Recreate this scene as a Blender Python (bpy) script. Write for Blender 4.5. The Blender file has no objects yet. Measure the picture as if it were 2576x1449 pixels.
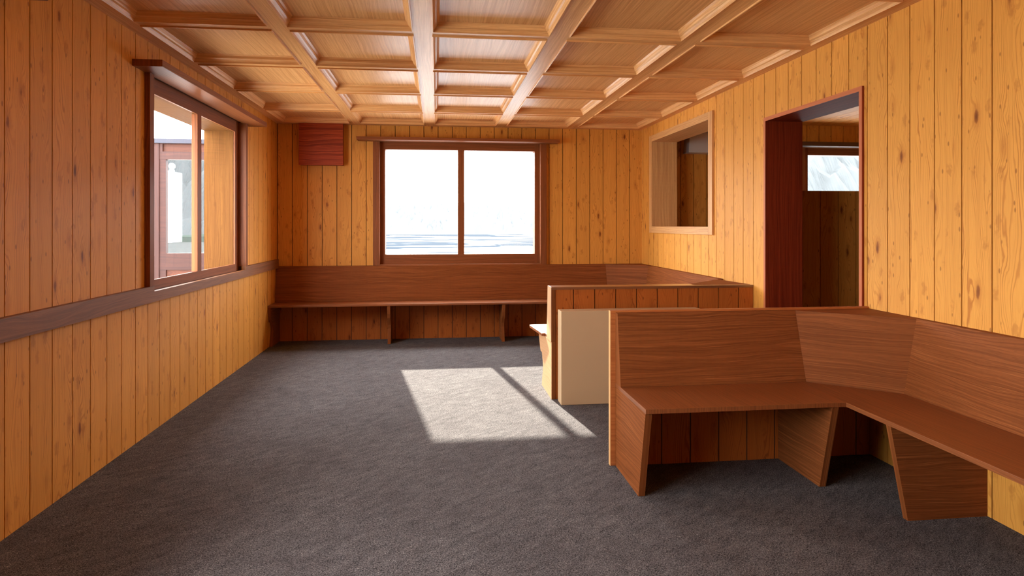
import bpy, bmesh, math, random
from mathutils import Vector, noise as mnoise
random.seed(7)
S = bpy.context.scene
COL = S.collection

# ------------------------------------------------------------------ camera
F_PX, CX, HY, W_PX, H_PX = 1586.0, 1288.0, 567.0, 2576.0, 1449.0
YAW = math.atan(189.0 / 1586.0)
EYE = 1.33
cam_d = bpy.data.cameras.new('camera'); cam = bpy.data.objects.new('camera', cam_d); COL.objects.link(cam)
cam.location = (0, 0, EYE); cam.rotation_euler = (math.pi / 2, 0, -YAW)
cam_d.sensor_fit = 'HORIZONTAL'; cam_d.sensor_width = 36.0
cam_d.lens = F_PX / W_PX * 36.0
cam_d.shift_y = -(H_PX / 2 - HY) / W_PX
cam_d.clip_start = 0.05; cam_d.clip_end = 3000
S.camera = cam

# ------------------------------------------------------------------ light, world, exposure
w = bpy.data.worlds.new('sky'); S.world = w; w.use_nodes = True
bg = w.node_tree.nodes['Background']
bg.inputs[0].default_value = (0.97, 0.985, 1.0, 1); bg.inputs[1].default_value = 19.5
sun_d = bpy.data.lights.new('sun', 'SUN'); sun = bpy.data.objects.new('sun', sun_d); COL.objects.link(sun)
sun_d.energy = 24.0; sun_d.angle = math.radians(0.9); sun_d.color = (1.0, 0.93, 0.79)
SUN_DIR = Vector((0.155, -1.0, -0.592)).normalized()
sun.rotation_euler = SUN_DIR.to_track_quat('-Z', 'Y').to_euler(); sun.location = (-5, 30, 20)
S.view_settings.view_transform = 'Standard'; S.view_settings.look = 'None'
S.view_settings.gamma = 1.0; S.view_settings.use_curve_mapping = False
S.view_settings.exposure = 0.06
S.cycles.use_denoising = True
S.cycles.max_bounces = 12; S.cycles.diffuse_bounces = 8; S.cycles.transparent_max_bounces = 16
S.cycles.sample_clamp_indirect = 12.0
S.cycles.caustics_reflective = True; S.cycles.blur_glossy = 1.0

def portal(loc, rot, sx, sy):
    d = bpy.data.lights.new('window_portal', 'AREA'); d.shape = 'RECTANGLE'; d.size = sx; d.size_y = sy
    d.cycles.is_portal = True
    o = bpy.data.objects.new('window_portal', d); COL.objects.link(o); o.location = loc; o.rotation_euler = rot
HP = math.pi / 2
portal((0.285, 7.72, 1.6), (-HP, 0, 0), 1.8, 1.26)      # back window
portal((-2.14, 5.23, 1.55), (0, -HP, 0), 1.3, 1.9)      # left window
portal((-2.14, 1.26, 1.55), (0, -HP, 0), 1.3, 2.9)      # near left window
portal((5.6, 7.72, 1.6), (-HP, 0, 0), 1.85, 1.26)       # next room window

# ------------------------------------------------------------------ node helper
class NT:
    def __init__(s, name):
        s.m = bpy.data.materials.new(name); s.m.use_nodes = True
        s.t = s.m.node_tree; s.n = s.t.nodes; s.l = s.t.links
        s.bsdf = s.n['Principled BSDF']
    def new(s, t, **k):
        n = s.n.new(t)
        for a, b in k.items(): setattr(n, a, b)
        return n
    def put(s, sock, v):
        if hasattr(v, 'is_output') or isinstance(v, bpy.types.NodeSocket): s.l.new(v, sock)
        elif isinstance(v, (tuple, list)) and sock.type == 'RGBA' and len(v) == 3: sock.default_value = (*v, 1)
        else: sock.default_value = v
    def math(s, op, a, b=None, c=None, clamp=False):
        n = s.new('ShaderNodeMath', operation=op, use_clamp=clamp)
        for i, v in enumerate((a, b, c)):
            if v is not None: s.put(n.inputs[i], v)
        return n.outputs[0]
    def comb(s, x, y, z=0.0):
        n = s.new('ShaderNodeCombineXYZ')
        for i, v in enumerate((x, y, z)): s.put(n.inputs[i], v)
        return n.outputs[0]
    def sep(s, v):
        n = s.new('ShaderNodeSeparateXYZ'); s.l.new(v, n.inputs[0]); return n.outputs
    def noise(s, vec, scale=1.0, detail=2.0, rough=0.5, dist=0.0):
        n = s.new('ShaderNodeTexNoise'); s.put(n.inputs['Vector'], vec)
        n.inputs['Scale'].default_value = scale; n.inputs['Detail'].default_value = detail
        n.inputs['Roughness'].default_value = rough; n.inputs['Distortion'].default_value = dist
        return n.outputs['Fac']
    def voronoi(s, vec, scale=1.0, rnd=1.0):
        n = s.new('ShaderNodeTexVoronoi'); s.put(n.inputs['Vector'], vec)
        n.inputs['Scale'].default_value = scale; n.inputs['Randomness'].default_value = rnd
        return n.outputs['Distance'], n.outputs['Color']
    def mix(s, f, a, b, mode='MIX'):
        n = s.new('ShaderNodeMix', data_type='RGBA', blend_type=mode)
        s.put(n.inputs[0], f); s.put(n.inputs[6], a); s.put(n.inputs[7], b)
        return n.outputs[2]
    def ramp(s, f, lo, hi, a=0.0, b=1.0):
        n = s.new('ShaderNodeMapRange', interpolation_type='SMOOTHSTEP')
        s.put(n.inputs[0], f)
        for i, v in zip((1, 2, 3, 4), (lo, hi, a, b)): n.inputs[i].default_value = v
        return n.outputs[0]
    def bump(s, h, strength=0.2, dist=0.002):
        n = s.new('ShaderNodeBump'); n.inputs['Strength'].default_value = strength
        n.inputs['Distance'].default_value = dist; s.l.new(h, n.inputs['Height'])
        s.l.new(n.outputs[0], s.bsdf.inputs['Normal'])

def srgb(r, g, b):
    f = lambda c: (c / 255 / 12.92) if c / 255 <= 0.04045 else ((c / 255 + 0.055) / 1.055) ** 2.4
    return (f(r), f(g), f(b))

def uvs(t):
    uv = t.new('ShaderNodeUVMap'); uv.uv_map = 'UVMap'
    o = t.sep(uv.outputs[0]); return o[0], o[1]

def pine(name, base, line, knot, rough=0.55, spec=0.25):
    """knotty pine: UV in metres, u across the board, v along it"""
    t = NT(name); u, v = uvs(t)
    tint = t.new('ShaderNodeAttribute', attribute_name='tint').outputs['Fac']
    # large knots: sparse voronoi cells
    kd, kc = t.voronoi(t.comb(t.math('MULTIPLY', u, 10.5), t.math('MULTIPLY', v, 3.6)), 1.0, 0.95)
    kr = t.sep(kc)[0]
    present = t.math('GREATER_THAN', kr, 0.36)
    kn = t.noise(t.comb(t.math('MULTIPLY', u, 45), t.math('MULTIPLY', v, 30)), 1, 2)
    kdn = t.math('ADD', kd, t.math('MULTIPLY', t.math('SUBTRACT', kn, 0.5), 0.09))
    infl = t.math('MULTIPLY', t.ramp(kdn, 0.0, 0.62, 1.0, 0.0), present)
    core = t.math('MULTIPLY', t.ramp(kdn, 0.09, 0.15, 1.0, 0.0), present)
    halo = t.math('MULTIPLY', t.ramp(kdn, 0.10, 0.34, 1.0, 0.0), present)
    # pin knots
    pd, pc = t.voronoi(t.comb(t.math('MULTIPLY', u, 26), t.math('MULTIPLY', v, 11)), 1.0, 1.0)
    pr = t.sep(pc)
    pin = t.math('MULTIPLY', t.ramp(pd, 0.08, 0.17, 1.0, 0.0), t.math('GREATER_THAN', pr[0], 0.46))
    # short resin streaks
    sd, sc = t.voronoi(t.comb(t.math('MULTIPLY', u, 34), t.math('MULTIPLY', v, 3.0)), 1.0, 1.0)
    streak = t.math('MULTIPLY', t.ramp(sd, 0.04, 0.2, 1.0, 0.0), t.math('GREATER_THAN', t.sep(sc)[1], 0.70))
    # growth rings, bent round the knots
    warp = t.noise(t.comb(t.math('MULTIPLY', u, 7), t.math('MULTIPLY', v, 1.1)), 1, 2, 0.45)
    warp2 = t.noise(t.comb(t.math('MULTIPLY', u, 30), t.math('MULTIPLY', v, 7)), 1, 2, 0.5)
    val = t.math('ADD', u, t.math('MULTIPLY', warp, 0.17))
    val = t.math('ADD', val, t.math('MULTIPLY', infl, 0.035))
    val = t.math('ADD', val, t.math('MULTIPLY', warp2, 0.010))
    ring = t.math('SINE', t.math('MULTIPLY', val, 620.0))
    ringm = t.noise(t.comb(t.math('MULTIPLY', val, 60), t.math('MULTIPLY', v, 0.6)), 1, 3, 0.6)
    rf = t.math('MULTIPLY', t.ramp(ring, -0.1, 1.0), t.ramp(ringm, 0.32, 0.75))
    fib = t.noise(t.comb(t.math('MULTIPLY', u, 520), t.math('MULTIPLY', v, 9)), 1, 2, 0.6)
    c = t.mix(t.math('MULTIPLY', rf, 0.85), base, line)
    c = t.mix(t.math('MULTIPLY', t.ramp(fib, 0.35, 0.75), 0.22), c, line)
    blot = t.noise(t.comb(t.math('MULTIPLY', u, 5), t.math('MULTIPLY', v, 1.7)), 1, 3)
    c = t.mix(t.math('MULTIPLY', t.ramp(blot, 0.42, 0.75), 0.35), c, tuple(0.6 * a + 0.4 * b for a, b in zip(base, line)))
    c = t.mix(t.math('MULTIPLY', halo, 0.45), c, line)
    c = t.mix(t.math('MULTIPLY', streak, 0.55), c, line)
    kcol = t.mix(t.ramp(kdn, 0.02, 0.1), knot, tuple(0.45 * a + 0.55 * b for a, b in zip(line, knot)))
    c = t.mix(t.math('MULTIPLY', core, 0.85), c, kcol)
    c = t.mix(t.math('MULTIPLY', pin, 0.62), c, tuple(0.75 * b + 0.25 * a for a, b in zip(line, knot)))
    # soft reddish figure where branches ran close to the face
    qd, qc = t.voronoi(t.comb(t.math('MULTIPLY', u, 15), t.math('MULTIPLY', v, 7), 5.0), 1.0, 1.0)
    qn = t.noise(t.comb(t.math('MULTIPLY', u, 60), t.math('MULTIPLY', v, 40)), 1, 2)
    fig = t.math('MULTIPLY', t.ramp(t.math('ADD', qd, t.math('MULTIPLY', t.math('SUBTRACT', qn, 0.5), 0.5)), 0.10, 0.34, 1.0, 0.0), t.math('GREATER_THAN', t.sep(qc)[2], 0.66))
    c = t.mix(t.math('MULTIPLY', fig, 0.42), c, tuple(0.8 * a + 0.2 * b for a, b in zip(line, knot)))
    c = t.mix(1.0, c, t.comb(tint, tint, tint), 'MULTIPLY')
    t.l.new(c, t.bsdf.inputs['Base Color'])
    t.bsdf.inputs['Roughness'].default_value = rough
    t.bsdf.inputs['Specular IOR Level'].default_value = spec
    t.bump(t.math('ADD', t.math('MULTIPLY', rf, -0.4), fib), 0.12, 0.0006)
    return t.m

def hardwood(name, base, dark, rough=0.4, spec=0.5, wavy=0.05, freq=26.0, amount=0.75, fibre=0.35, light=None):
    """oak / walnut style grain: streaks along v with gentle cathedral waves"""
    t = NT(name); u, v = uvs(t)
    tint = t.new('ShaderNodeAttribute', attribute_name='tint').outputs['Fac']
    warp = t.noise(t.comb(t.math('MULTIPLY', u, 4.5), t.math('MULTIPLY', v, 0.9)), 1, 3, 0.5)
    warp2 = t.noise(t.comb(t.math('MULTIPLY', u, 22), t.math('MULTIPLY', v, 6)), 1, 2, 0.5)
    val = t.math('ADD', u, t.math('MULTIPLY', warp, wavy * 2.4))
    val = t.math('ADD', val, t.math('MULTIPLY', warp2, wavy * 0.14))
    g1 = t.noise(t.comb(t.math('MULTIPLY', val, freq * 4), t.math('MULTIPLY', v, 0.9)), 1, 5, 0.68)
    g2 = t.noise(t.comb(t.math('MULTIPLY', val, freq * 16), t.math('MULTIPLY', v, 5.0)), 1, 3, 0.6)
    pore = t.noise(t.comb(t.math('MULTIPLY', u, 900), t.math('MULTIPLY', v, 26)), 1, 1, 0.5)
    c = t.mix(t.math('MULTIPLY', t.ramp(g1, 0.36, 0.66), amount), base, dark)
    c = t.mix(t.math('MULTIPLY', t.ramp(g2, 0.45, 0.72), amount * 0.6), c, dark)
    c = t.mix(t.math('MULTIPLY', t.ramp(pore, 0.56, 0.75), fibre), c, tuple(0.55 * a for a in dark))
    if light:
        g3 = t.noise(t.comb(t.math('MULTIPLY', val, freq * 7), t.math('MULTIPLY', v, 2.2), 3.3), 1, 3, 0.6)
        c = t.mix(t.math('MULTIPLY', t.ramp(g3, 0.55, 0.75), 0.7), c, light)
    c = t.mix(1.0, c, t.comb(tint, tint, tint), 'MULTIPLY')
    t.l.new(c, t.bsdf.inputs['Base Color'])
    t.bsdf.inputs['Roughness'].default_value = rough
    t.bsdf.inputs['Specular IOR Level'].default_value = spec
    t.bump(t.math('ADD', g2, pore), 0.10, 0.0005)
    return t.m

def plain(name, col, rough=0.5, spec=0.5, grain=0.0, gscale=40.0, metallic=0.0):
    t = NT(name)
    if grain:
        tc = t.new('ShaderNodeTexCoord').outputs['Object']
        f = t.noise(tc, gscale, 4, 0.6)
        c = t.mix(t.math('MULTIPLY', t.ramp(f, 0.3, 0.7), grain), col, tuple(0.6 * a for a in col))
        t.l.new(c, t.bsdf.inputs['Base Color'])
    else:
        t.bsdf.inputs['Base Color'].default_value = (*col, 1)
    t.bsdf.inputs['Roughness'].default_value = rough
    t.bsdf.inputs['Specular IOR Level'].default_value = spec
    t.bsdf.inputs['Metallic'].default_value = metallic
    return t.m

M = {}
M['pine'] = pine('knotty_pine', srgb(224, 158, 70), srgb(174, 102, 36), srgb(96, 42, 14))
M['pine_dark'] = pine('stained_shaded_pine', srgb(182, 100, 38), srgb(132, 62, 20), srgb(80, 30, 10))  # stained partition boards; also painted shade under the far bench seat
M['groove'] = plain('groove_shadow_wood', srgb(70, 38, 18), 0.8)
M['ceiling'] = hardwood('ceiling_oak', srgb(234, 182, 120), srgb(194, 130, 72), rough=0.40, spec=0.28, wavy=0.03, freq=22, amount=0.75, fibre=0.25)
M['walnut'] = hardwood('bench_oak_brown', srgb(144, 82, 42), srgb(94, 48, 22), rough=0.55, spec=0.06, wavy=0.05, freq=32, amount=0.62, fibre=0.3, light=srgb(176, 108, 58))
M['walnut_gloss'] = hardwood('bench_cap_gloss', srgb(150, 92, 56), srgb(104, 58, 32), rough=0.3, spec=1.0, wavy=0.05, freq=32, amount=0.5, fibre=0.2)
M['walnut_gloss'].node_tree.nodes['Principled BSDF'].inputs['Coat Weight'].default_value = 1.0
M['walnut_gloss'].node_tree.nodes['Principled BSDF'].inputs['Coat Roughness'].default_value = 0.22
M['walnut_lit'] = hardwood('bench_end_lit', srgb(212, 166, 122), srgb(176, 126, 84), rough=0.5, spec=0.3, wavy=0.05, freq=30, amount=0.5, fibre=0.3)  # bench wood with the light on its end painted in as paler colour
M['door_edge_lit'] = hardwood('door_lining_edge_lit', srgb(198, 118, 78), srgb(170, 88, 54), rough=0.5, spec=0.2, wavy=0.04, freq=26, amount=0.5, fibre=0.2)  # lining edge with window light painted in as a lighter red
M['board_edge_lit'] = hardwood('partition_board_edge_lit', srgb(228, 178, 118), srgb(204, 146, 88), rough=0.5, spec=0.2, wavy=0.04, freq=26, amount=0.5, fibre=0.2)  # board end with window light painted in as a paler colour
M['walnut_seat'] = hardwood('bench_seat_brown', srgb(148, 84, 44), srgb(100, 52, 25), rough=0.38, spec=0.5, wavy=0.05, freq=32, amount=0.62, fibre=0.3, light=srgb(170, 100, 54))
M['frame'] = hardwood('window_frame_brown', srgb(146, 84, 46), srgb(100, 54, 27), rough=0.45, spec=0.22, wavy=0.05, freq=26, amount=0.6, fibre=0.25)
M['rail'] = hardwood('chair_rail_brown', srgb(146, 92, 54), srgb(96, 56, 30), rough=0.5, spec=0.4, wavy=0.07, freq=20, amount=0.6, fibre=0.25)
M['redwood'] = hardwood('reddish_box_wood', srgb(176, 74, 36), srgb(112, 36, 14), rough=0.5, spec=0.2, wavy=0.07, freq=16, amount=0.85, fibre=0.2)
M['mahogany'] = hardwood('mahogany', srgb(138, 52, 24), srgb(92, 26, 10), rough=0.6, spec=0.05, wavy=0.03, freq=18, amount=0.7, fibre=0.25)
M['cherry'] = hardwood('cherry_board', srgb(190, 112, 58), srgb(150, 76, 34), rough=0.42, spec=0.5, wavy=0.03, freq=16, amount=0.6, fibre=0.15)
M['light_oak'] = hardwood('light_oak', srgb(218, 168, 108), srgb(176, 118, 66), rough=0.5, spec=0.4, wavy=0.04, freq=24, amount=0.7, fibre=0.35)
M['reveal'] = hardwood('outer_reveal_oak', srgb(100, 64, 26), srgb(70, 38, 12), rough=0.7, spec=0.1, wavy=0.06, freq=34, amount=0.7, fibre=0.2)
M['cedar'] = hardwood('red_cedar', srgb(60, 27, 18), srgb(42, 15, 9), rough=0.6, spec=0.3, wavy=0.06, freq=14, amount=0.8, fibre=0.2)
M['cedar_panel'] = hardwood('orange_cedar', srgb(84, 38, 12), srgb(52, 18, 5), rough=0.6, spec=0.3, wavy=0.12, freq=12, amount=0.9, fibre=0.2)
M['cream'] = plain('cream_paint', srgb(206, 174, 134), 0.45, 0.4, 0.06, 3)
M['hood'] = plain('hood_white_enamel', srgb(205, 200, 194), 0.35, 0.5)
M['parapet'] = plain('grey_flashing', srgb(62, 62, 70), 0.8, 0.1)
M['white_wall'] = plain('white_render', srgb(190, 190, 189), 0.8, 0.1)
M['apron'] = plain('bounce_ground', srgb(190, 189, 186), 0.9, 0.0)  # unseen pale ground, added to bounce light indoors
M['concrete'] = plain('grey_concrete', srgb(48, 50, 50), 0.9, 0.0, 0.4, 1.5)
M['hedge'] = plain('hedge_green_grey', srgb(44, 52, 48), 0.9, 0.0, 0.4, 1.2)
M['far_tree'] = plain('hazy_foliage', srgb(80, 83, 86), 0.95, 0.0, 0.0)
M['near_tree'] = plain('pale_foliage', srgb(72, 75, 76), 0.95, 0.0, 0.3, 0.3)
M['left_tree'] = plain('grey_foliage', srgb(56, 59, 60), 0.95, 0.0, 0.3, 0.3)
M['trunk'] = plain('grey_bark', srgb(96, 90, 84), 0.9, 0.1)
M['dark_wood'] = plain('dark_room_wood', srgb(70, 40, 22), 0.6)

# architectural glass: clear, thin, a little reflective
t = NT('window_glass')
tr = t.new('ShaderNodeBsdfTransparent'); tr.inputs[0].default_value = (0.97, 0.98, 0.98, 1)
gl = t.new('ShaderNodeBsdfGlossy'); gl.inputs['Roughness'].default_value = 0.02
fr = t.new('ShaderNodeFresnel'); fr.inputs[0].default_value = 1.18
mx = t.new('ShaderNodeMixShader'); t.l.new(fr.outputs[0], mx.inputs[0]); t.l.new(tr.outputs[0], mx.inputs[1]); t.l.new(gl.outputs[0], mx.inputs[2])
t.l.new(mx.outputs[0], t.n['Material Output'].inputs[0]); M['glass'] = t.m

# carpet
t = NT('carpet_grey'); oc = t.new('ShaderNodeTexCoord').outputs['Object']
x, y, z = t.sep(oc)
rx = t.math('ADD', t.math('MULTIPLY', x, 0.80), t.math('MULTIPLY', y, 0.60))
ry = t.math('SUBTRACT', t.math('MULTIPLY', y, 0.80), t.math('MULTIPLY', x, 0.60))
tuft = t.noise(t.comb(t.math('MULTIPLY', rx, 130), t.math('MULTIPLY', ry, 250)), 1, 2, 0.6, 0.8)
sx = t.math('ADD', t.math('MULTIPLY', x, 0.95), t.math('MULTIPLY', y, 0.3)); sy = t.math('SUBTRACT', t.math('MULTIPLY', y, 0.95), t.math('MULTIPLY', x, 0.3))
tuft2 = t.noise(t.comb(t.math('MULTIPLY', sx, 270), t.math('MULTIPLY', sy, 150), 4.0), 1, 2, 0.6, 0.8)
mott = t.noise(t.comb(t.math('MULTIPLY', rx, 9), t.math('MULTIPLY', ry, 22)), 1, 3, 0.6)
mott2 = t.noise(oc, 2.2, 3, 0.5)
h = t.math('ADD', t.math('MULTIPLY', tuft, 0.5), t.math('MULTIPLY', tuft2, 0.5))
h2 = t.math('ADD', h, t.math('MULTIPLY', t.math('SUBTRACT', mott, 0.5), 0.16))
c = t.mix(t.ramp(h2, 0.38, 0.60), srgb(47, 44, 45), srgb(117, 112, 113))
c = t.mix(t.ramp(h2, 0.585, 0.66), c, srgb(160, 155, 151))
c = t.mix(t.math('MULTIPLY', t.ramp(mott2, 0.35, 0.7), 0.22), c, srgb(62, 54, 56))
t.l.new(c, t.bsdf.inputs['Base Color']); t.bsdf.inputs['Roughness'].default_value = 0.95
t.bsdf.inputs['Specular IOR Level'].default_value = 0.1
t.bump(h, 0.8, 0.005); M['carpet'] = t.m

# lake: sun glints painted as white streaks over blue grey water
t = NT('lake_water'); oc = t.new('ShaderNodeTexCoord').outputs['Object']; x, y, z = t.sep(oc)
ly = t.math('MULTIPLY', t.math('LOGARITHM', t.math('MAXIMUM', y, 1.0), 2.718), 9.0)
n1 = t.noise(t.comb(t.math('MULTIPLY', x, 0.035), ly, 0.0), 1, 3, 0.6, 0.6)
near = t.ramp(y, 95.0, 130.0, 0.10, 0.0)  # whiter near the house, added to bounce light up through the window
c = t.mix(t.ramp(t.math('ADD', n1, near), 0.52, 0.57), srgb(43, 48, 54), srgb(152, 155, 158))
t.l.new(c, t.bsdf.inputs['Base Color']); t.bsdf.inputs['Roughness'].default_value = 0.9
t.bsdf.inputs['Specular IOR Level'].default_value = 0.0
M['lake'] = t.m

# ------------------------------------------------------------------ mesh builder
class MB:
    def __init__(s, grain=2, planks=False):
        s.v = []; s.f = []; s.off = []; s.tint = []; s.mi = []; s.gr = []; s.grain = grain
    def poly(s, verts, faces, grain=None, off=None, tint=None, mi=0):
        b = len(s.v); s.v += [tuple(p) for p in verts]
        if off is None: off = (random.uniform(0, 9), random.uniform(0, 9))
        if tint is None: tint = random.uniform(0.93, 1.05)
        for f in faces:
            s.f.append([b + i for i in f]); s.off.append(off); s.tint.append(tint); s.mi.append(mi)
            s.gr.append(s.grain if grain is None else grain)
        return s
    def box(s, x0, x1, y0, y1, z0, z1, **k):
        v = [(x0, y0, z0), (x1, y0, z0), (x1, y1, z0), (x0, y1, z0), (x0, y0, z1), (x1, y0, z1), (x1, y1, z1), (x0, y1, z1)]
        return s.poly(v, [(0, 3, 2, 1), (4, 5, 6, 7), (0, 1, 5, 4), (1, 2, 6, 5), (2, 3, 7, 6), (3, 0, 4, 7)], **k)
    def prism(s, pts, axis, a, b, **k):
        """pts: 2-D outline; axis 0: pts are (y,z) swept in x; axis 1: (x,z) swept in y; axis 2: (x,y) swept in z"""
        def P(p, t): return ((t, p[0], p[1]), (p[0], t, p[1]), (p[0], p[1], t))[axis]
        n = len(pts); v = [P(p, a) for p in pts] + [P(p, b) for p in pts]
        f = [tuple(range(n - 1, -1, -1)), tuple(range(n, 2 * n))] + [(i, (i + 1) % n, n + (i + 1) % n, n + i) for i in range(n)]
        return s.poly(v, f, **k)
    def build(s, name, mat, parent=None, bevel=0.0, kind=None, label=None, cat=None, group=None, smooth=False):
        me = bpy.data.meshes.new(name); me.from_pydata(s.v, [], s.f)
        mats = mat if isinstance(mat, (list, tuple)) else [mat]
        for m in mats: me.materials.append(M[m])
        uv = me.uv_layers.new(name='UVMap'); ta = me.attributes.new('tint', 'FLOAT', 'FACE')
        me.update()
        for p in me.polygons:
            p.material_index = s.mi[p.index]; ta.data[p.index].value = s.tint[p.index]
            nrm = p.normal; n = max(range(3), key=lambda i: abs(nrm[i])); g = s.gr[p.index]; off = s.off[p.index]
            if g != n:
                a = [i for i in range(3) if i not in (g, n)][0]; bb = g
            else:
                a, bb = [i for i in range(3) if i != n]
            sc = 1.0
            for li in p.loop_indices:
                co = me.vertices[me.loops[li].vertex_index].co
                uu, vv = co[a], co[bb]
                if g == n: vv *= 0.2
                uv.data[li].uv = (uu + off[0], vv + off[1])
            p.use_smooth = smooth
        bm = bmesh.new(); bm.from_mesh(me); bmesh.ops.recalc_face_normals(bm, faces=bm.faces); bm.to_mesh(me); bm.free()
        o = bpy.data.objects.new(name, me); COL.objects.link(o)
        if parent: o.parent = parent
        if bevel:
            md = o.modifiers.new('bevel', 'BEVEL'); md.width = bevel; md.segments = 2; md.limit_method = 'ANGLE'; md.harden_normals = False
        tag(o, label, cat, group, kind)
        return o

def tag(o, label=None, cat=None, group=None, kind=None):
    if label: o['label'] = label
    if cat: o['category'] = cat
    if group: o['group'] = group
    if kind: o['kind'] = kind
    return o
def empty(name, label=None, cat=None, group=None, kind=None, loc=(0, 0, 0)):
    # parts are modelled in world coordinates; the empty stands at the thing's base and the parts are offset back
    o = bpy.data.objects.new(name, None); COL.objects.link(o); o.location = loc; o.empty_display_size = 0.1
    return tag(o, label, cat, group, kind)
def adopt(parent, *objs):
    for o in objs:
        o.parent = parent; o.matrix_parent_inverse.identity()
        o.location = o.location - parent.location
def clear_walls(objs, g=0.0015):
    for o in objs:
        for v_ in o.data.vertices:
            v_.co.x = min(max(v_.co.x, XL + g), XR - g); v_.co.y = min(v_.co.y, YB - g)

# ------------------------------------------------------------------ the room
XL, XR, YB, H = -1.823, 2.501, 7.506, 2.5
YF = -2.4
TW = 0.30          # wall thickness
BW = 0.1672        # board width
GV = 0.0035        # half groove

def plank_wall(name, mp, u0, u1, z0, z1, phase, openings, depth, bw=BW, kind='structure', parent=None, grain=2, mat='pine', back='dark_wood', board_t=0.012):
    """mp(u, d, z) -> world point; u along the wall, d into the wall"""
    mb = MB(grain=grain)
    def bx(a, b, d0, d1, c, e, **k):
        v = [mp(a, d0, c), mp(b, d0, c), mp(b, d1, c), mp(a, d1, c), mp(a, d0, e), mp(b, d0, e), mp(b, d1, e), mp(a, d1, e)]
        mb.poly(v, [(0, 3, 2, 1), (4, 5, 6, 7), (0, 1, 5, 4), (1, 2, 6, 5), (2, 3, 7, 6), (3, 0, 4, 7)], **k)
    def pieces(a, b):
        cuts = sorted({a, b} | {o[i] for o in openings for i in (0, 1) if a < o[i] < b})
        for p, q in zip(cuts, cuts[1:]):
            m = (p + q) / 2; zs = [(z0, z1)]
            for o in openings:
                if o[0] < m < o[1]:
                    nz = []
                    for (s, e) in zs:
                        if o[3] <= s or o[2] >= e: nz.append((s, e)); continue
                        if o[2] > s: nz.append((s, o[2]))
                        if o[3] < e: nz.append((o[3], e))
                    zs = nz
            for s, e in zs: yield p, q, s, e
    k0 = math.floor((u0 - phase) / bw)
    k = k0
    while phase + k * bw < u1:
        a = max(u0, phase + k * bw + GV); b = min(u1, phase + (k + 1) * bw - GV)
        off = (random.uniform(0, 9), random.uniform(0, 9)); tint = random.uniform(0.93, 1.05)
        if b - a > 0.004:
            for p, q, s, e in pieces(a, b): bx(p, q, 0.0, board_t, s, e, off=off, tint=tint, mi=0)
        k += 1
    if depth > board_t:
        for p, q, s, e in pieces(u0, u1): bx(p, q, board_t - 0.003, depth, s, e, mi=1, tint=1.0)
    return mb.build(name, [mat, 'groove'], kind=kind, parent=parent)

WL = (4.266, 6.212, 0.909, 2.30)      # left window opening
WN = (-0.20, 2.72, 0.909, 2.30)        # near left window opening, lengthened out of view to add light
def G(o, e=0.005): return (o[0] - e, o[1] + e, o[2] - e, o[3] + e)
WB = (-0.663, 1.234, 0.872, 2.31)     # back window opening
PT = (5.554, 7.092, 1.318, 2.303)     # pass-through
DO = (3.471, 4.546, -0.01, 2.125)     # doorway
plank_wall('wall_left', lambda u, d, z: (XL - d, u, z), YF, YB + TW, 0, 2.62, 4.251, [G(WL), G(WN)], TW)
plank_wall('wall_back', lambda u, d, z: (u, YB + d, z), XL, XR + TW, 0, 2.62, -1.8185, [G(WB)], 0.17, bw=0.1666)
plank_wall('wall_right', lambda u, d, z: (XR + d, u, z), YF, YB, 0, 2.62, 2.582 - 0.0, [(PT[0] - .02, PT[1] + .02, PT[2] - .02, PT[3] + .02), (DO[0] - .02, DO[1] + .02, DO[2], DO[3] + .02)], 0.285, bw=0.1671)
plank_wall('wall_front', lambda u, d, z: (u, YF - d, z), XL - TW, XR + 0.28, 0, 2.62, 0.0, [], 0.17)
MB().box(XL - TW, 7.2, YF - .2, YB + .17, -0.12, 0.0).build('floor', 'carpet', kind='structure')

# chair rail along the left wall (lower between the window casings, where it is the sill)
mb = MB(grain=1)
for a, b, zt in ((WL[1] , YB - 0.055, 0.943), (WL[0], WL[1], 0.909), (WN[1], WL[0], 0.943), (WN[0], WN[1], 0.909), (YF, WN[0], 0.943)):
    mb.box(XL, XL + 0.033, a, b, 0.842, zt, off=(1.3, 2.7), tint=1.0)
mb.build('trim_1', 'rail', kind='structure')

# ------------------------------------------------------------------ coffered ceiling
ceil = empty('ceiling', kind='structure', loc=(0, 0, 0))
ZP = 2.547
xo = [(-1.72, -0.981), (-0.876, -0.142), (-0.028, 0.690), (0.812, 1.535), (1.658, 2.405)]
yc = [3.868, 4.766, 5.652, 6.565]
yt = sorted([2.97 - 0.898 * k for k in range(6)] + yc)
hw = 0.043
yo = []
edges = [YF + .1] + [e for y in yt for e in (y - hw, y + hw)] + [7.345]
for i in range(0, len(edges) - 1, 2):
    if edges[i + 1] - edges[i] > 0.3: yo.append((edges[i], edges[i + 1]))
mb = MB(grain=1); mb.box(XL, XR, YF, YB, ZP, ZP + 0.09, tint=1.0)
for (x0, x1) in xo:      # one veneer sheet per coffer
    for (y0, y1) in yo: mb.box(x0 - .03, x1 + .03, y0 - .02, y1 + .02, ZP - 0.0008, ZP, tint=random.uniform(.97, 1.03))
mb.build('coffer_panel', 'ceiling', parent=ceil)
xr = [(XL, xo[0][0])] + [(xo[i][1], xo[i + 1][0]) for i in range(4)] + [(xo[4][1], XR)]
for i, (a, b) in enumerate(xr):
    MB(grain=1).box(a, b, YF, YB, H, ZP - .001, tint=1.0).build('ceiling_beam', 'ceiling', parent=ceil)
yr = [(YF, yo[0][0])] + [(yo[i][1], yo[i + 1][0]) for i in range(len(yo) - 1)] + [(yo[-1][1], YB)]
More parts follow.
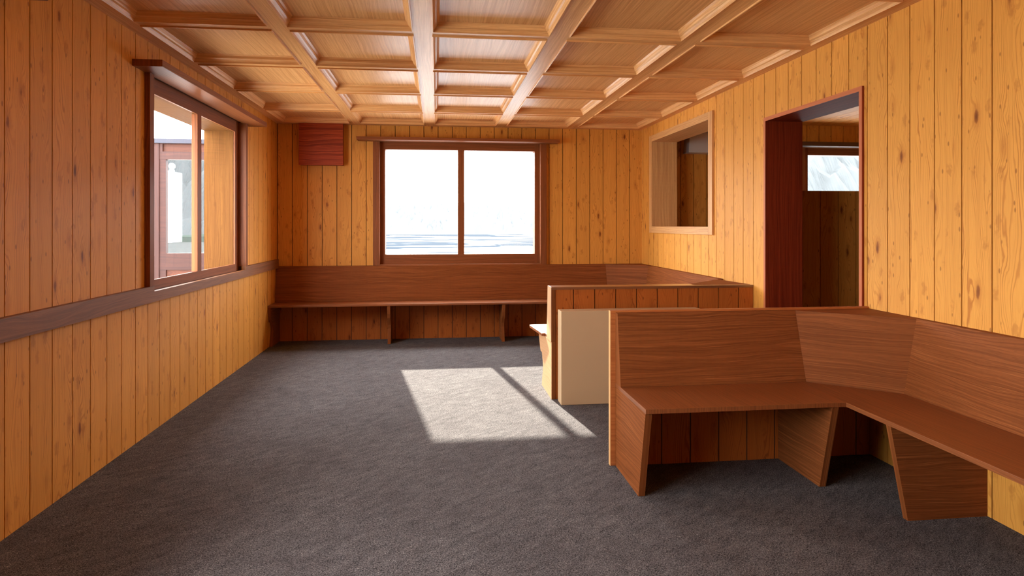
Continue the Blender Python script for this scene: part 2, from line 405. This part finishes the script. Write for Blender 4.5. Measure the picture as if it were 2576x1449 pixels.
for (c, d) in yr:
    mb = MB(grain=0)
    for (a, b) in xo: mb.box(a, b, c, d, H, ZP - .001, tint=1.0, off=(c, 0))
    mb.build('cross_beam', 'ceiling', parent=ceil)
prof = [(0.0, H + .0005), (0.0, 2.491), (.0055, 2.490), (.011, 2.503), (.018, 2.513), (.027, 2.519), (.031, 2.527), (.034, 2.536), (.044, ZP)]
for (x0, x1) in xo:
    for (y0, y1) in yo:
        mb = MB()
        def ringpt(o, z): return [(x0 + o, y0 + o, z), (x1 - o, y0 + o, z), (x1 - o, y1 - o, z), (x0 + o, y1 - o, z)]
        vs = [p for o, z in prof for p in ringpt(o, z)]
        offs = (random.uniform(0, 9), random.uniform(0, 9))
        for k in range(len(prof) - 1):
            for e in range(4):
                a, b = k * 4 + e, k * 4 + (e + 1) % 4
                mb.poly([vs[a], vs[b], vs[b + 4], vs[a + 4]], [(0, 1, 2, 3)], grain=0 if e in (0, 2) else 1, off=offs, tint=1.03)
        mb.build('coffer_molding', 'ceiling', parent=ceil)

# ------------------------------------------------------------------ windows
def frame_window(name, mp, u0, u1, z0, z1, mull, pane_z0, pane_z1, d_in, d_out, stile, casing, grainu, outer=None, mats=('frame', 'frame'), sill=False):
    """mp(u,d,z): u along wall, d depth into the wall. casing: list of (ua,ub,za,zb,d0,d1)"""
    r = empty(name, kind='structure', loc=(0, 0, 0))
    def bx(mb, a, b, d0, d1, c, e, g, **k):
        v = [mp(a, d0, c), mp(b, d0, c), mp(b, d1, c), mp(a, d1, c), mp(a, d0, e), mp(b, d0, e), mp(b, d1, e), mp(a, d1, e)]
        mb.poly(v, [(0, 3, 2, 1), (4, 5, 6, 7), (0, 1, 5, 4), (1, 2, 6, 5), (2, 3, 7, 6), (3, 0, 4, 7)], grain=g, tint=1.0, **k)
    mb = MB()
    bx(mb, u0 - .006, u0 + stile, d_in, d_out, z0 - .006, z1 + .006, 2); bx(mb, u1 - stile, u1 + .006, d_in, d_out, z0 - .006, z1 + .006, 2)
    bx(mb, u0 + stile, u1 - stile, d_in, d_out, z0 - .006, pane_z0, grainu); bx(mb, u0 + stile, u1 - stile, d_in, d_out, pane_z1, z1 + .006, grainu)
    mb.build('window_frame', mats[0], parent=r, bevel=0.0015)
    if sill: mb = MB(); bx(mb, u0 + stile, u1 - stile, d_out, d_out + .045, pane_z0 - .06, pane_z0 - .012, grainu); mb.build('outer_sill', 'white_wall', parent=r)
    mb = MB(); bx(mb, mull[0], mull[1], d_in, mull[2], pane_z0, pane_z1, 2); mb.build('mullion', mats[1], parent=r, bevel=0.0015)
    mb = MB()
    for c in casing: bx(mb, c[0], c[1], c[4], c[5], c[2], c[3], 2 if (c[3] - c[2]) > (c[1] - c[0]) else grainu)
    mb.build('casing', mats[0], parent=r, bevel=0.002)
    for a, b in ((u0 + stile, mull[0]), (mull[1], u1 - stile)):
        mb = MB(); dg = (d_in + mull[2]) / 2
        v = [mp(a, dg, pane_z0), mp(b, dg, pane_z0), mp(b, dg, pane_z1), mp(a, dg, pane_z1)]
        mb.poly(v, [(0, 1, 2, 3)]); mb.build('glass_pane', 'glass', parent=r)
    if outer:
        mb = MB()
        for c in outer: bx(mb, *c)
        mb.build('outer_reveal', 'reveal', parent=r)
    return r
mpL = lambda u, d, z: (XL - d, u, z)
mpB = lambda u, d, z: (u, YB + d, z)
for nm, (a, b, c, d), m in (('window_1', WL, (5.192, 5.275)), ('window_2', WN, (1.22, 1.30))):
    pz0, pz1, do = 0.971, 2.201, 0.052
    frame_window(nm, mpL, a, b, c, d, (m[0], m[1], .082), pz0, pz1, 0.037, do, 0.098,
        [(a - 0.062, a, 0.943, d, -0.033, 0.037), (b, b + 0.058, 0.943, d, -0.033, 0.037)], 1,
        outer=[(b - 0.10, b, do, TW + .01, 0.70, d, 2), (a, a + 0.10, do, TW + .01, 0.70, d, 2), (a + .10, b - .10, do, TW + .01, 2.203, d, 1)], sill=True)
# lower the outer wall below the left windows is part of the wall; back window
frame_window('window_3', mpB, WB[0], WB[1], WB[2], WB[3], (0.249, 0.325, 0.095), 0.988, 2.225, 0.034, 0.17, 0.059,
    [(WB[0] - .075, WB[0], .862, 2.31, -0.036, 0.034), (WB[1], WB[1] + .075, .862, 2.31, -0.036, 0.034), (WB[0], WB[1], .862, .874, -0.034, 0.034)], 0,
    outer=[(WB[0] + .002, WB[0] + .0595, .16, .175, .985, 2.228, 2), (WB[1] - .0595, WB[1] - .002, .16, .175, .985, 2.228, 2)])
# curtain shelves over the windows
def pelmet(v, label):
    MB(grain=v[6]).box(*v[:6], tint=1.0).build('pelmet_shelf', 'frame', bevel=0.002, label=label, cat='shelf')
pelmet((XL, -1.65, 4.04, 6.41, 2.292, 2.334, 1), 'long brown pelmet board above the left window that looks onto the cedar wall')
pelmet((XL, -1.65, -.36, 2.913, 2.290, 2.332, 1), 'dark brown pelmet board whose end pokes into the top left corner of the photo')
pelmet((-0.91, 1.445, 7.335, YB, 2.311, 2.345, 0), 'brown pelmet board above the window in the back wall')

# pass-through frame and doorway lining in the right wall
r = empty('window_4', kind='structure')
fx0, fx1 = 2.48, 2.788
o = .085
mb = MB()
mb.box(fx0, XR, PT[0] - o, PT[0], PT[2] - .075, PT[3] + .072, tint=1.0); mb.box(fx0, XR, PT[1], PT[1] + o, PT[2] - .075, PT[3] + .072, tint=1.0)
mb.box(fx0, XR, PT[0], PT[1], PT[2] - .075, PT[2], grain=1, tint=1.0); mb.box(fx0, XR, PT[0], PT[1], PT[3], PT[3] + .072, grain=1, tint=1.0)
mb.build('casing', 'light_oak', parent=r, bevel=0.0015)
mb = MB()
mb.box(XR, fx1, PT[0] - .02, PT[0], PT[2] - .02, PT[3] + .02, tint=1.0); mb.box(XR, fx1, PT[1], PT[1] + .02, PT[2] - .02, PT[3] + .02, tint=1.0)
mb.box(XR, fx1, PT[0], PT[1], PT[2] - .02, PT[2], grain=0, tint=1.0); mb.box(XR, fx1, PT[0], PT[1], PT[3], PT[3] + .02, grain=1, tint=1.0)
mb.build('lining', 'light_oak', parent=r)
r = empty('door_1', kind='structure')
mb = MB()
mb.box(2.49, 2.79, DO[0] - .026, DO[0], 0, DO[3] + .028, tint=1.0); mb.box(2.49, 2.79, DO[1], DO[1] + .024, 0, DO[3] + .028, tint=1.0)
mb.box(2.49, 2.79, DO[0], DO[1], DO[3], DO[3] + .028, grain=1, tint=1.0)
mb.build('door_lining', 'mahogany', parent=r, bevel=0.0015)
mb = MB()
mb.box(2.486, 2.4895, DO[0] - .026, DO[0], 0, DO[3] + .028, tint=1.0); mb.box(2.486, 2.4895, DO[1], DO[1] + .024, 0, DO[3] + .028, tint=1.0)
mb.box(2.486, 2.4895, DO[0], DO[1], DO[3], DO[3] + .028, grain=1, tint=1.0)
mb.build('casing', 'door_edge_lit', parent=r)  # added thin face on the lining edges, window light in its colour

# ------------------------------------------------------------------ next room
NZ = 2.60
mpN = lambda u, d, z: (u, YB + d, z)
NW = (4.62, 6.55, 0.90, 2.31)
plank_wall('wall_next_room_back', mpN, XR + TW, 7.0, 0, NZ + .05, 4.664, [G(NW)], 0.17, bw=0.1665)
plank_wall('wall_next_room_side', lambda u, d, z: (7.0 + d, u, z), YF, YB, 0, NZ + .05, 0.0, [], 0.2)
plank_wall('wall_next_room_front', lambda u, d, z: (u, 1.2 - d, z), XR + TW, 7.0, 0, NZ + .05, 0.0, [], 0.15)
mb = MB(grain=1)
x = 2.786; 
while x < 7.0:
    mb.box(x + .003, min(x + .164, 7.0), 1.2, YB, NZ, NZ + .012); x += 0.167
mb.box(2.786, 7.0, 1.2, YB, NZ + .01, NZ + .1, tint=.4)
mb.build('ceiling_next_room', 'pine', kind='structure')
frame_window('window_5', mpN, NW[0], NW[1], NW[2], NW[3], (5.52, 5.60, 0.095), 0.988, 2.227, 0.034, 0.15, 0.079,
    [(NW[0] - .075, NW[0], .862, 2.31, -0.036, 0.034), (NW[1], NW[1] + .075, .862, 2.31, -0.036, 0.034)], 0)
MB(grain=0).box(4.36, 6.8, 7.34, YB, 2.318, 2.372, tint=.8).build('pelmet_shelf', 'dark_wood', bevel=.002, label='dark pelmet board above the window of the next room, seen through the doorway', cat='shelf')
# planked counter wall in the next room
r = empty('planked_divider', 'tall dark planked divider in the next room, seen through the doorway under its window', 'divider', loc=(4.4, 5.16, 0))
o1 = plank_wall('board_facing', lambda u, d, z: (u, 5.15 + d, z), 2.80, 6.0, 0, 1.632, 3.327, [], 0.012, bw=0.1675, kind=None)
o2 = MB(grain=0).box(2.80, 6.0, 5.163, 5.23, 0, 1.632, tint=.6).build('core', 'frame')
adopt(r, o1, o2)
# extractor hood
r = empty('extractor_hood', 'pale grey tapered hood seen through the framed opening in the right wall', 'hood', loc=(3.46, 7.42, 2.213))
def frustum(mb, x0, x1, y0, y1, z0, X0, X1, Y0, Y1, z1):
    v = [(x0, y0, z0), (x1, y0, z0), (x1, y1, z0), (x0, y1, z0), (X0, Y0, z1), (X1, Y0, z1), (X1, Y1, z1), (X0, Y1, z1)]
    return mb.poly(v, [(0, 3, 2, 1), (4, 5, 6, 7), (0, 1, 5, 4), (1, 2, 6, 5), (2, 3, 7, 6), (3, 0, 4, 7)], tint=1.0)
h1 = frustum(MB(), 3.03, 3.9, 7.33, 7.504, 2.213, 3.05, 3.88, 7.35, 7.504, 2.46).build('hood_body', 'hood', bevel=.004)
h2 = MB().box(3.06, 3.87, 7.36, 7.504, 2.46, 2.598, tint=.9).build('duct_box', 'hood', bevel=.004)
adopt(r, h1, h2)

# ------------------------------------------------------------------ wooden box under the ceiling on the back wall
mb = MB(grain=0).box(-1.559, -1.067, 7.40, 7.412, 2.017, 2.4985, tint=1.0)
r = empty('wall_box', 'square reddish brown wooden box fixed under the ceiling on the back wall', 'box', loc=(-1.31, 7.45, 2.017))
b1 = mb.build('front_panel', 'redwood', bevel=.002)
b2 = MB().box(-1.552, -1.074, 7.412, YB, 2.022, 2.4985, tint=.9).build('box_body', 'redwood')
adopt(r, b1, b2)

# ------------------------------------------------------------------ U-shaped bench
ZS, TS = 0.458, 0.022      # seat top, thickness
ZC = 0.847                 # backrest cap
def prism_xy(mb, pts, z0, z1, **k): return mb.prism(pts, 2, z0, z1, **k)
ub = empty('u_shaped_bench', 'long brown built-in bench running along the back wall and returning behind the middle partition', 'bench', loc=(0.6, 6.2, 0))
P = []
zt = 0.862
def sloped(mb, a0, b0, a1, b1, a2, b2, a3, b3, z0, z1, **k):
    """vertical-ish backrest slab: top line a0-b0 (front), bottom line a1-b1 (front), top back a2-b2, bottom back a3-b3"""
    v = [(*a1, z0), (*b1, z0), (*b3, z0), (*a3, z0), (*a0, z1), (*b0, z1), (*b2, z1), (*a2, z1)]
    return mb.poly(v, [(0, 3, 2, 1), (4, 5, 6, 7), (0, 1, 5, 4), (1, 2, 6, 5), (2, 3, 7, 6), (3, 0, 4, 7)], tint=1.0, **k)
# backrests
P.append(sloped(MB(grain=0), (XL, 7.455), (2.03, 7.455), (XL, 7.405), (2.05, 7.405), (XL, YB), (2.03, YB), (XL, YB), (2.05, YB), ZS, zt).build('backrest', 'walnut', bevel=.0015))
P.append(sloped(MB(grain=0), (2.03, 7.455), (2.45, 7.12), (2.05, 7.405), (2.405, 7.122), (2.03, YB), (XR, YB - .01), (2.05, YB), (XR, YB - .01), ZS, zt).build('corner_backrest', 'walnut'))
P.append(sloped(MB(grain=1), (2.45, 5.28), (2.45, 7.12), (2.405, 5.32), (2.405, 7.122), (XR, 5.28), (XR, YB - .01), (XR, 5.32), (XR, YB - .01), ZS, zt - .001).build('backrest', 'walnut'))
P.append(sloped(MB(grain=0), (2.03, 4.90), (2.45, 5.28), (2.05, 4.945), (2.405, 5.32), (2.03, 4.80), (XR, 4.80), (2.05, 4.80), (XR, 4.80), ZS, .8565).build('corner_backrest', 'walnut'))
P.append(sloped(MB(grain=0), (0.87, 4.90), (2.03, 4.90), (0.87, 4.945), (2.05, 4.945), (0.87, 4.783), (2.03, 4.783), (0.87, 4.783), (2.05, 4.783), ZS, .857).build('backrest', 'walnut_gloss', bevel=.0015))
# seats
P.append(prism_xy(MB(grain=0), [(XL, 7.097), (2.03, 7.097), (2.03, YB), (XL, YB)], ZS - TS, ZS, tint=1.0).build('seat', 'walnut_seat', bevel=.002))
P.append(prism_xy(MB(grain=1), [(2.03, 5.505), (XR, 5.505), (XR, YB), (2.03, YB)], ZS - TS, ZS, tint=1.0).build('seat', 'walnut_seat', bevel=.002))
P.append(prism_xy(MB(grain=0), [(.872, 4.79), (XR, 4.79), (XR, 5.505), (.845, 5.505), (.818, 5.495), (.806, 5.47), (.842, 5.03), (.872, 5.03)], ZS - TS, ZS, tint=1.0).build('seat', 'walnut_seat', bevel=.002))
# scroll-cut legs
prof_s = [(0.0, 0.0), (.335, 0.0), (.322, .06), (.30, .115), (.285, .168), (.29, .21), (.312, .252), (.322, .274), (.362, .272), (.377, .30), (.392, .345), (.398, .39), (.400, ZS - TS), (0, ZS - TS)]
for x in (XL, -0.548, 0.738):
    P.append(MB(grain=1).prism([(YB - a, b) for a, b in prof_s], 0, x, x + 0.033, tint=1.0).build('leg', 'walnut', bevel=.001))
prof_m = [(0, 0), (.445, 0), (.425, .06), (.400, .115), (.387, .168), (.395, .21), (.425, .25), (.440, .275), (.500, .272), (.53, .30), (.565, .345), (.59, .39), (.60, ZS - TS), (0, ZS - TS)]
P.append(MB(grain=1).prism([(4.751 + a, b) for a, b in prof_m], 0, .8735, .903, tint=1.0).build('leg', 'walnut', bevel=.001))
P.append(MB(grain=1).prism([(4.751 + a, b) for a, b in prof_m], 0, .8695, .8733, tint=1.0).build('leg_lit_face', 'walnut_lit', label='end of the leg with sunlight painted in as paler wood'))  # added thin face carrying painted sunlight; same wood as the leg
P.append(MB(grain=2).prism([(4.751, ZS - TS + .001), (4.751, .857), (4.90, .857), (4.945, ZS + .001), (4.945, ZS - TS + .001)], 0, .8665, .8698, tint=1.0).build('backrest_lit_face', 'walnut_lit', label='end of the backrest with light painted in as paler wood'))  # added thin face, painted light on the backrest end
P.append(plank_wall('underseat_shade_boards', lambda u, d, z: (u, YB - .008 + d, z), XL + .034, 2.03, 0, ZS - TS, -1.8185, [], .0078, bw=.1666, kind=None, board_t=.005, mat='pine_dark'))  # added dark boards, shade under the seat put into their colour
# planked partition with a brown edge frame
P.append(MB(grain=0).box(.87, 2.501, 4.751, 4.783, .837, .857, tint=.8).build('partition_cap', 'walnut_gloss', bevel=.001))
P.append(MB(grain=2).box(.87, .902, 4.751, 4.783, ZS - TS + .0, .837, tint=.8).build('partition_stile', 'walnut'))
o = plank_wall('partition_boards', lambda u, d, z: (u, 4.757 + d, z), .902, XR, 0, .837, 1.0435 - .1668 * 1, [], .026, bw=.1668, kind=None, mat='pine_dark')
P.append(o)
clear_walls(P); adopt(ub, *P)

# ------------------------------------------------------------------ cream panel
r = empty('cream_panel_box', 'plain cream slab-shaped cover standing on the carpet between the two partitions', 'panel', loc=(1.45, 4.645, 0))
c1 = MB().box(.912, 2.0, 4.584, 4.712, 0, .694, tint=1.0).build('cover', 'cream', bevel=.003)
adopt(r, c1)

# ------------------------------------------------------------------ near L-shaped bench
nb = empty('l_shaped_bench', 'brown wooden corner bench in the right foreground turning along the right wall', 'bench', loc=(1.9, 2.9, 0))
P = []
Y0 = 3.40
P.append(MB(grain=0).box(.955, XR, Y0, 3.429, 0, .857, tint=1.0).build('partition_board', 'cherry', bevel=.0015))
P.append(MB(grain=2).box(.952, .955, Y0, 3.429, 0, .857, tint=1.0).build('edge_lit_strip', 'board_edge_lit', label='edge of the partition board with window light painted in'))  # added strip, painted light on the end of the board
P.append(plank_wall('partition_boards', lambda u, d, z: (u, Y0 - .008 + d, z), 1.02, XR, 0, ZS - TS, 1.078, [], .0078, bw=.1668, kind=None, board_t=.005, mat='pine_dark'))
P.append(sloped(MB(grain=0), (.982, 3.362), (2.02, 3.362), (.982, 3.297), (2.045, 3.297), (.982, Y0), (2.02, Y0), (.982, Y0), (2.045, Y0), ZS, ZC).build('backrest', 'walnut', bevel=.001))
P.append(sloped(MB(grain=0), (2.02, 3.362), (2.463, 2.99), (2.045, 3.297), (2.40, 2.999), (2.02, Y0), (XR, Y0), (2.045, Y0), (XR, Y0), ZS, ZC).build('corner_backrest', 'walnut'))
P.append(sloped(MB(grain=1), (2.463, .6), (2.463, 2.99), (2.40, .6), (2.40, 2.999), (XR, .6), (XR, Y0 - .01), (XR, .6), (XR, Y0 - .01), ZS, ZC - .0005).build('backrest', 'walnut', bevel=.001))
P.append(prism_xy(MB(grain=1), [(.982, 2.887), (2.001, 2.887), (2.001, Y0), (.982, Y0)], ZS - TS, ZS, tint=1.0).build('seat', 'walnut_seat', bevel=.001))
P.append(prism_xy(MB(grain=1), [(2.0005, .6), (XR, .6), (XR, Y0), (2.0005, Y0)], ZS - TS, ZS, tint=1.0).build('seat', 'walnut_seat', bevel=.001))
lp = [(Y0 - .004, 0), (2.999, 0), (2.892, ZS - TS), (Y0 - .004, ZS - TS)]
for x0, x1 in ((.982, 1.015), (1.932, 1.967)):
    P.append(MB(grain=1).prism(lp, 0, x0, x1, tint=1.0).build('leg', 'walnut', bevel=.0008))
for y0 in (2.605, 1.55, .62):
    P.append(MB(grain=0).prism([(XR - .002, 0), (2.104, 0), (2.018, ZS - TS), (XR - .002, ZS - TS)], 1, y0, y0 + .031, tint=1.0).build('leg', 'walnut', bevel=.0008))
clear_walls(P); adopt(nb, *P)

# ------------------------------------------------------------------ outside: lake, shore, trees
MB().poly([(-900, 7.9, -3), (900, 7.9, -3), (900, 900, -3), (-900, 900, -3)], [(0, 1, 2, 3)]).build('lake', 'lake', kind='structure')
MB().prism([(-2.3, -12), (-2.3, 8.4), (-20, 62), (-70, 62), (-70, -12)], 2, -3.2, -.24, tint=1.0).build('terrace', 'concrete', kind='structure')
MB().prism([(-2.25, -14), (-2.25, 8.35), (-11.5, 34), (-40, 34), (-40, -14)], 2, -.24, -.2, tint=1.0).build('bounce_apron', 'apron', kind='structure')  # added below the sills, out of view, to throw light up inside

# cedar wing wall with a glazed door, left of the house
r = empty('cedar_glazed_door', 'red cedar door with a tall glass pane standing outside the left window', 'door', loc=(-2.7, 7.5, -.24))
P = []
mb = MB()
mb.box(-3.20, -3.095, 7.49, 7.60, -.24, 2.253, tint=1.0)
mb.box(-2.22, -2.13, 7.49, 7.60, -.24, 2.253, tint=1.0)
P.append(mb.build('door_post', 'cedar', bevel=.002))
mb = MB(grain=0)
for a, b in ((2.246, 2.253), (2.095, 2.161)): mb.box(-3.095, -2.22, 7.50, 7.56, a, b, tint=1.0)
mb.box(-3.095, -2.22, 7.50, 7.56, .829, 1.017, tint=.95); mb.box(-3.095, -2.22, 7.50, 7.56, 2.072, 2.095, tint=1.0)
mb.box(-3.095, -3.061, 7.50, 7.56, 2.161, 2.246, grain=0, tint=1.0)
z = -.24
while z < 2.09:
    hh = random.uniform(.10, .2); z2 = min(z + hh, 2.095)
    mb.box(-3.095, -3.027, 7.502, 7.558, z, z2); mb.box(-2.30, -2.22, 7.502, 7.558, z, z2); z = z2
P.append(mb.build('door_frame', 'cedar'))
P.append(MB(grain=0).box(-3.061, -2.22, 7.52, 7.54, 2.161, 2.246, tint=1.0).build('transom_panel', 'cedar_panel'))
P.append(MB(grain=0).box(-3.027, -2.30, 7.52, 7.54, -.24, .829, tint=1.1).build('lower_panel', 'cedar_panel'))
P.append(MB().poly([(-3.027, 7.535, 1.017), (-2.30, 7.535, 1.017), (-2.30, 7.535, 2.072), (-3.027, 7.535, 2.072)], [(0, 1, 2, 3)]).build('glass_pane', 'glass'))
adopt(r, *P)
r = empty('cedar_wing_wall', 'red cedar board wall with grey flashing outside the left window', 'wall', loc=(-4, 7.5, -.24))
P = [MB(grain=0).box(-5.6, -3.2, 7.50, 7.62, -.24, 2.253, tint=1.0).build('boarding', 'cedar'),
     MB(grain=0).box(-5.65, -2.125, 7.47, 7.66, 2.253, 2.302, tint=1.0).build('flashing', 'parapet')]
adopt(r, *P)

# white building with ball finial beyond the cedar door
r = empty('white_building', 'distant plain white building block seen through the cedar door glass', 'building', loc=(-27, 62, -.24))
P = [MB().box(-30.5, -24.2, 60, 63.6, -.24, 6.3, tint=1.0).build('building_body', 'white_wall')]
bm = bmesh.new()
for (zc, rr) in ((6.48, .24), (6.92, .30)):
    ret = bmesh.ops.create_icosphere(bm, subdivisions=2, radius=rr)
    for v_ in ret['verts']: v_.co += Vector((-24.4, 61.8, zc - .1))
me = bpy.data.meshes.new('finial'); bm.to_mesh(me); bm.free(); me.materials.append(M['white_wall'])
fo = bpy.data.objects.new('finial', me); COL.objects.link(fo); P.append(fo)
adopt(r, *P)
# hedge
bm = bmesh.new(); bmesh.ops.create_grid(bm, x_segments=40, y_segments=6, size=1)
for v_ in bm.verts:
    x, y = v_.co.x * 16, v_.co.y
    hgt = (1 - y * y) ** .5 * 1.0
    v_.co = Vector((x, y * 1.2, hgt * (.9 + .35 * mnoise.noise(Vector((x * .8, y * 2, 1))))))
me = bpy.data.meshes.new('hedge'); bm.to_mesh(me); bm.free(); me.materials.append(M['hedge'])
ho = bpy.data.objects.new('hedge', me); COL.objects.link(ho); ho.location = (-37.0, 65.4, -.5)
tag(ho, 'low grey green hedge at the foot of the distant white building', 'hedge')

def forest(name, x0, x1, yf, zg, htop, spike, dx, mat, seed, label):
    """a wooded hillside nobody could count the trees of: one bumpy surface"""
    nx = int((x1 - x0) / dx); ny = 16; depth = htop * 1.6
    vs = []; fs = []
    def crowns(x, y):
        best = 0.0
        for cell in range(-1, 2):
            for row in range(-1, 2):
                gx = math.floor(x / (spike * .8)) + cell; gy = math.floor(y / (spike * .9)) + row
                rnd = random.Random(gx * 7919 + gy * 104729 + seed)
                cx_ = (gx + rnd.random()) * spike * .8; cy_ = (gy + rnd.random()) * spike * .9
                d = math.hypot(x - cx_, y - cy_) / (spike * rnd.uniform(.5, .8))
                best = max(best, (1 - d) * spike * rnd.uniform(.5, 1.1))
        return best
    for j in range(ny):
        t_ = j / (ny - 1)
        for i in range(nx + 1):
            x = x0 + i * dx; y = yf(x) + t_ * depth
            base = htop * math.sin(t_ * math.pi / 2) * (1 + .22 * mnoise.noise(Vector((x / (htop * 2.2), seed, 0))))
            vs.append((x, y, zg + base * (.9 if j else 0) + (crowns(x, t_ * depth * 1.5) if j else 0) + .35 * mnoise.noise(Vector((x, y * 2, seed)))))
    for j in range(ny - 1):
        for i in range(nx):
            a = j * (nx + 1) + i; fs.append((a, a + 1, a + nx + 2, a + nx + 1))
    me = bpy.data.meshes.new(name); me.from_pydata(vs, [], fs); me.materials.append(M[mat])
    o = bpy.data.objects.new(name, me); COL.objects.link(o)
    return tag(o, label, 'forest', None, 'stuff')
MB().prism([(-160, 262), (160, 305), (160, 420), (-160, 420)], 2, -3.1, -2.6, tint=1.0).build('far_shore', 'far_tree', kind='structure')
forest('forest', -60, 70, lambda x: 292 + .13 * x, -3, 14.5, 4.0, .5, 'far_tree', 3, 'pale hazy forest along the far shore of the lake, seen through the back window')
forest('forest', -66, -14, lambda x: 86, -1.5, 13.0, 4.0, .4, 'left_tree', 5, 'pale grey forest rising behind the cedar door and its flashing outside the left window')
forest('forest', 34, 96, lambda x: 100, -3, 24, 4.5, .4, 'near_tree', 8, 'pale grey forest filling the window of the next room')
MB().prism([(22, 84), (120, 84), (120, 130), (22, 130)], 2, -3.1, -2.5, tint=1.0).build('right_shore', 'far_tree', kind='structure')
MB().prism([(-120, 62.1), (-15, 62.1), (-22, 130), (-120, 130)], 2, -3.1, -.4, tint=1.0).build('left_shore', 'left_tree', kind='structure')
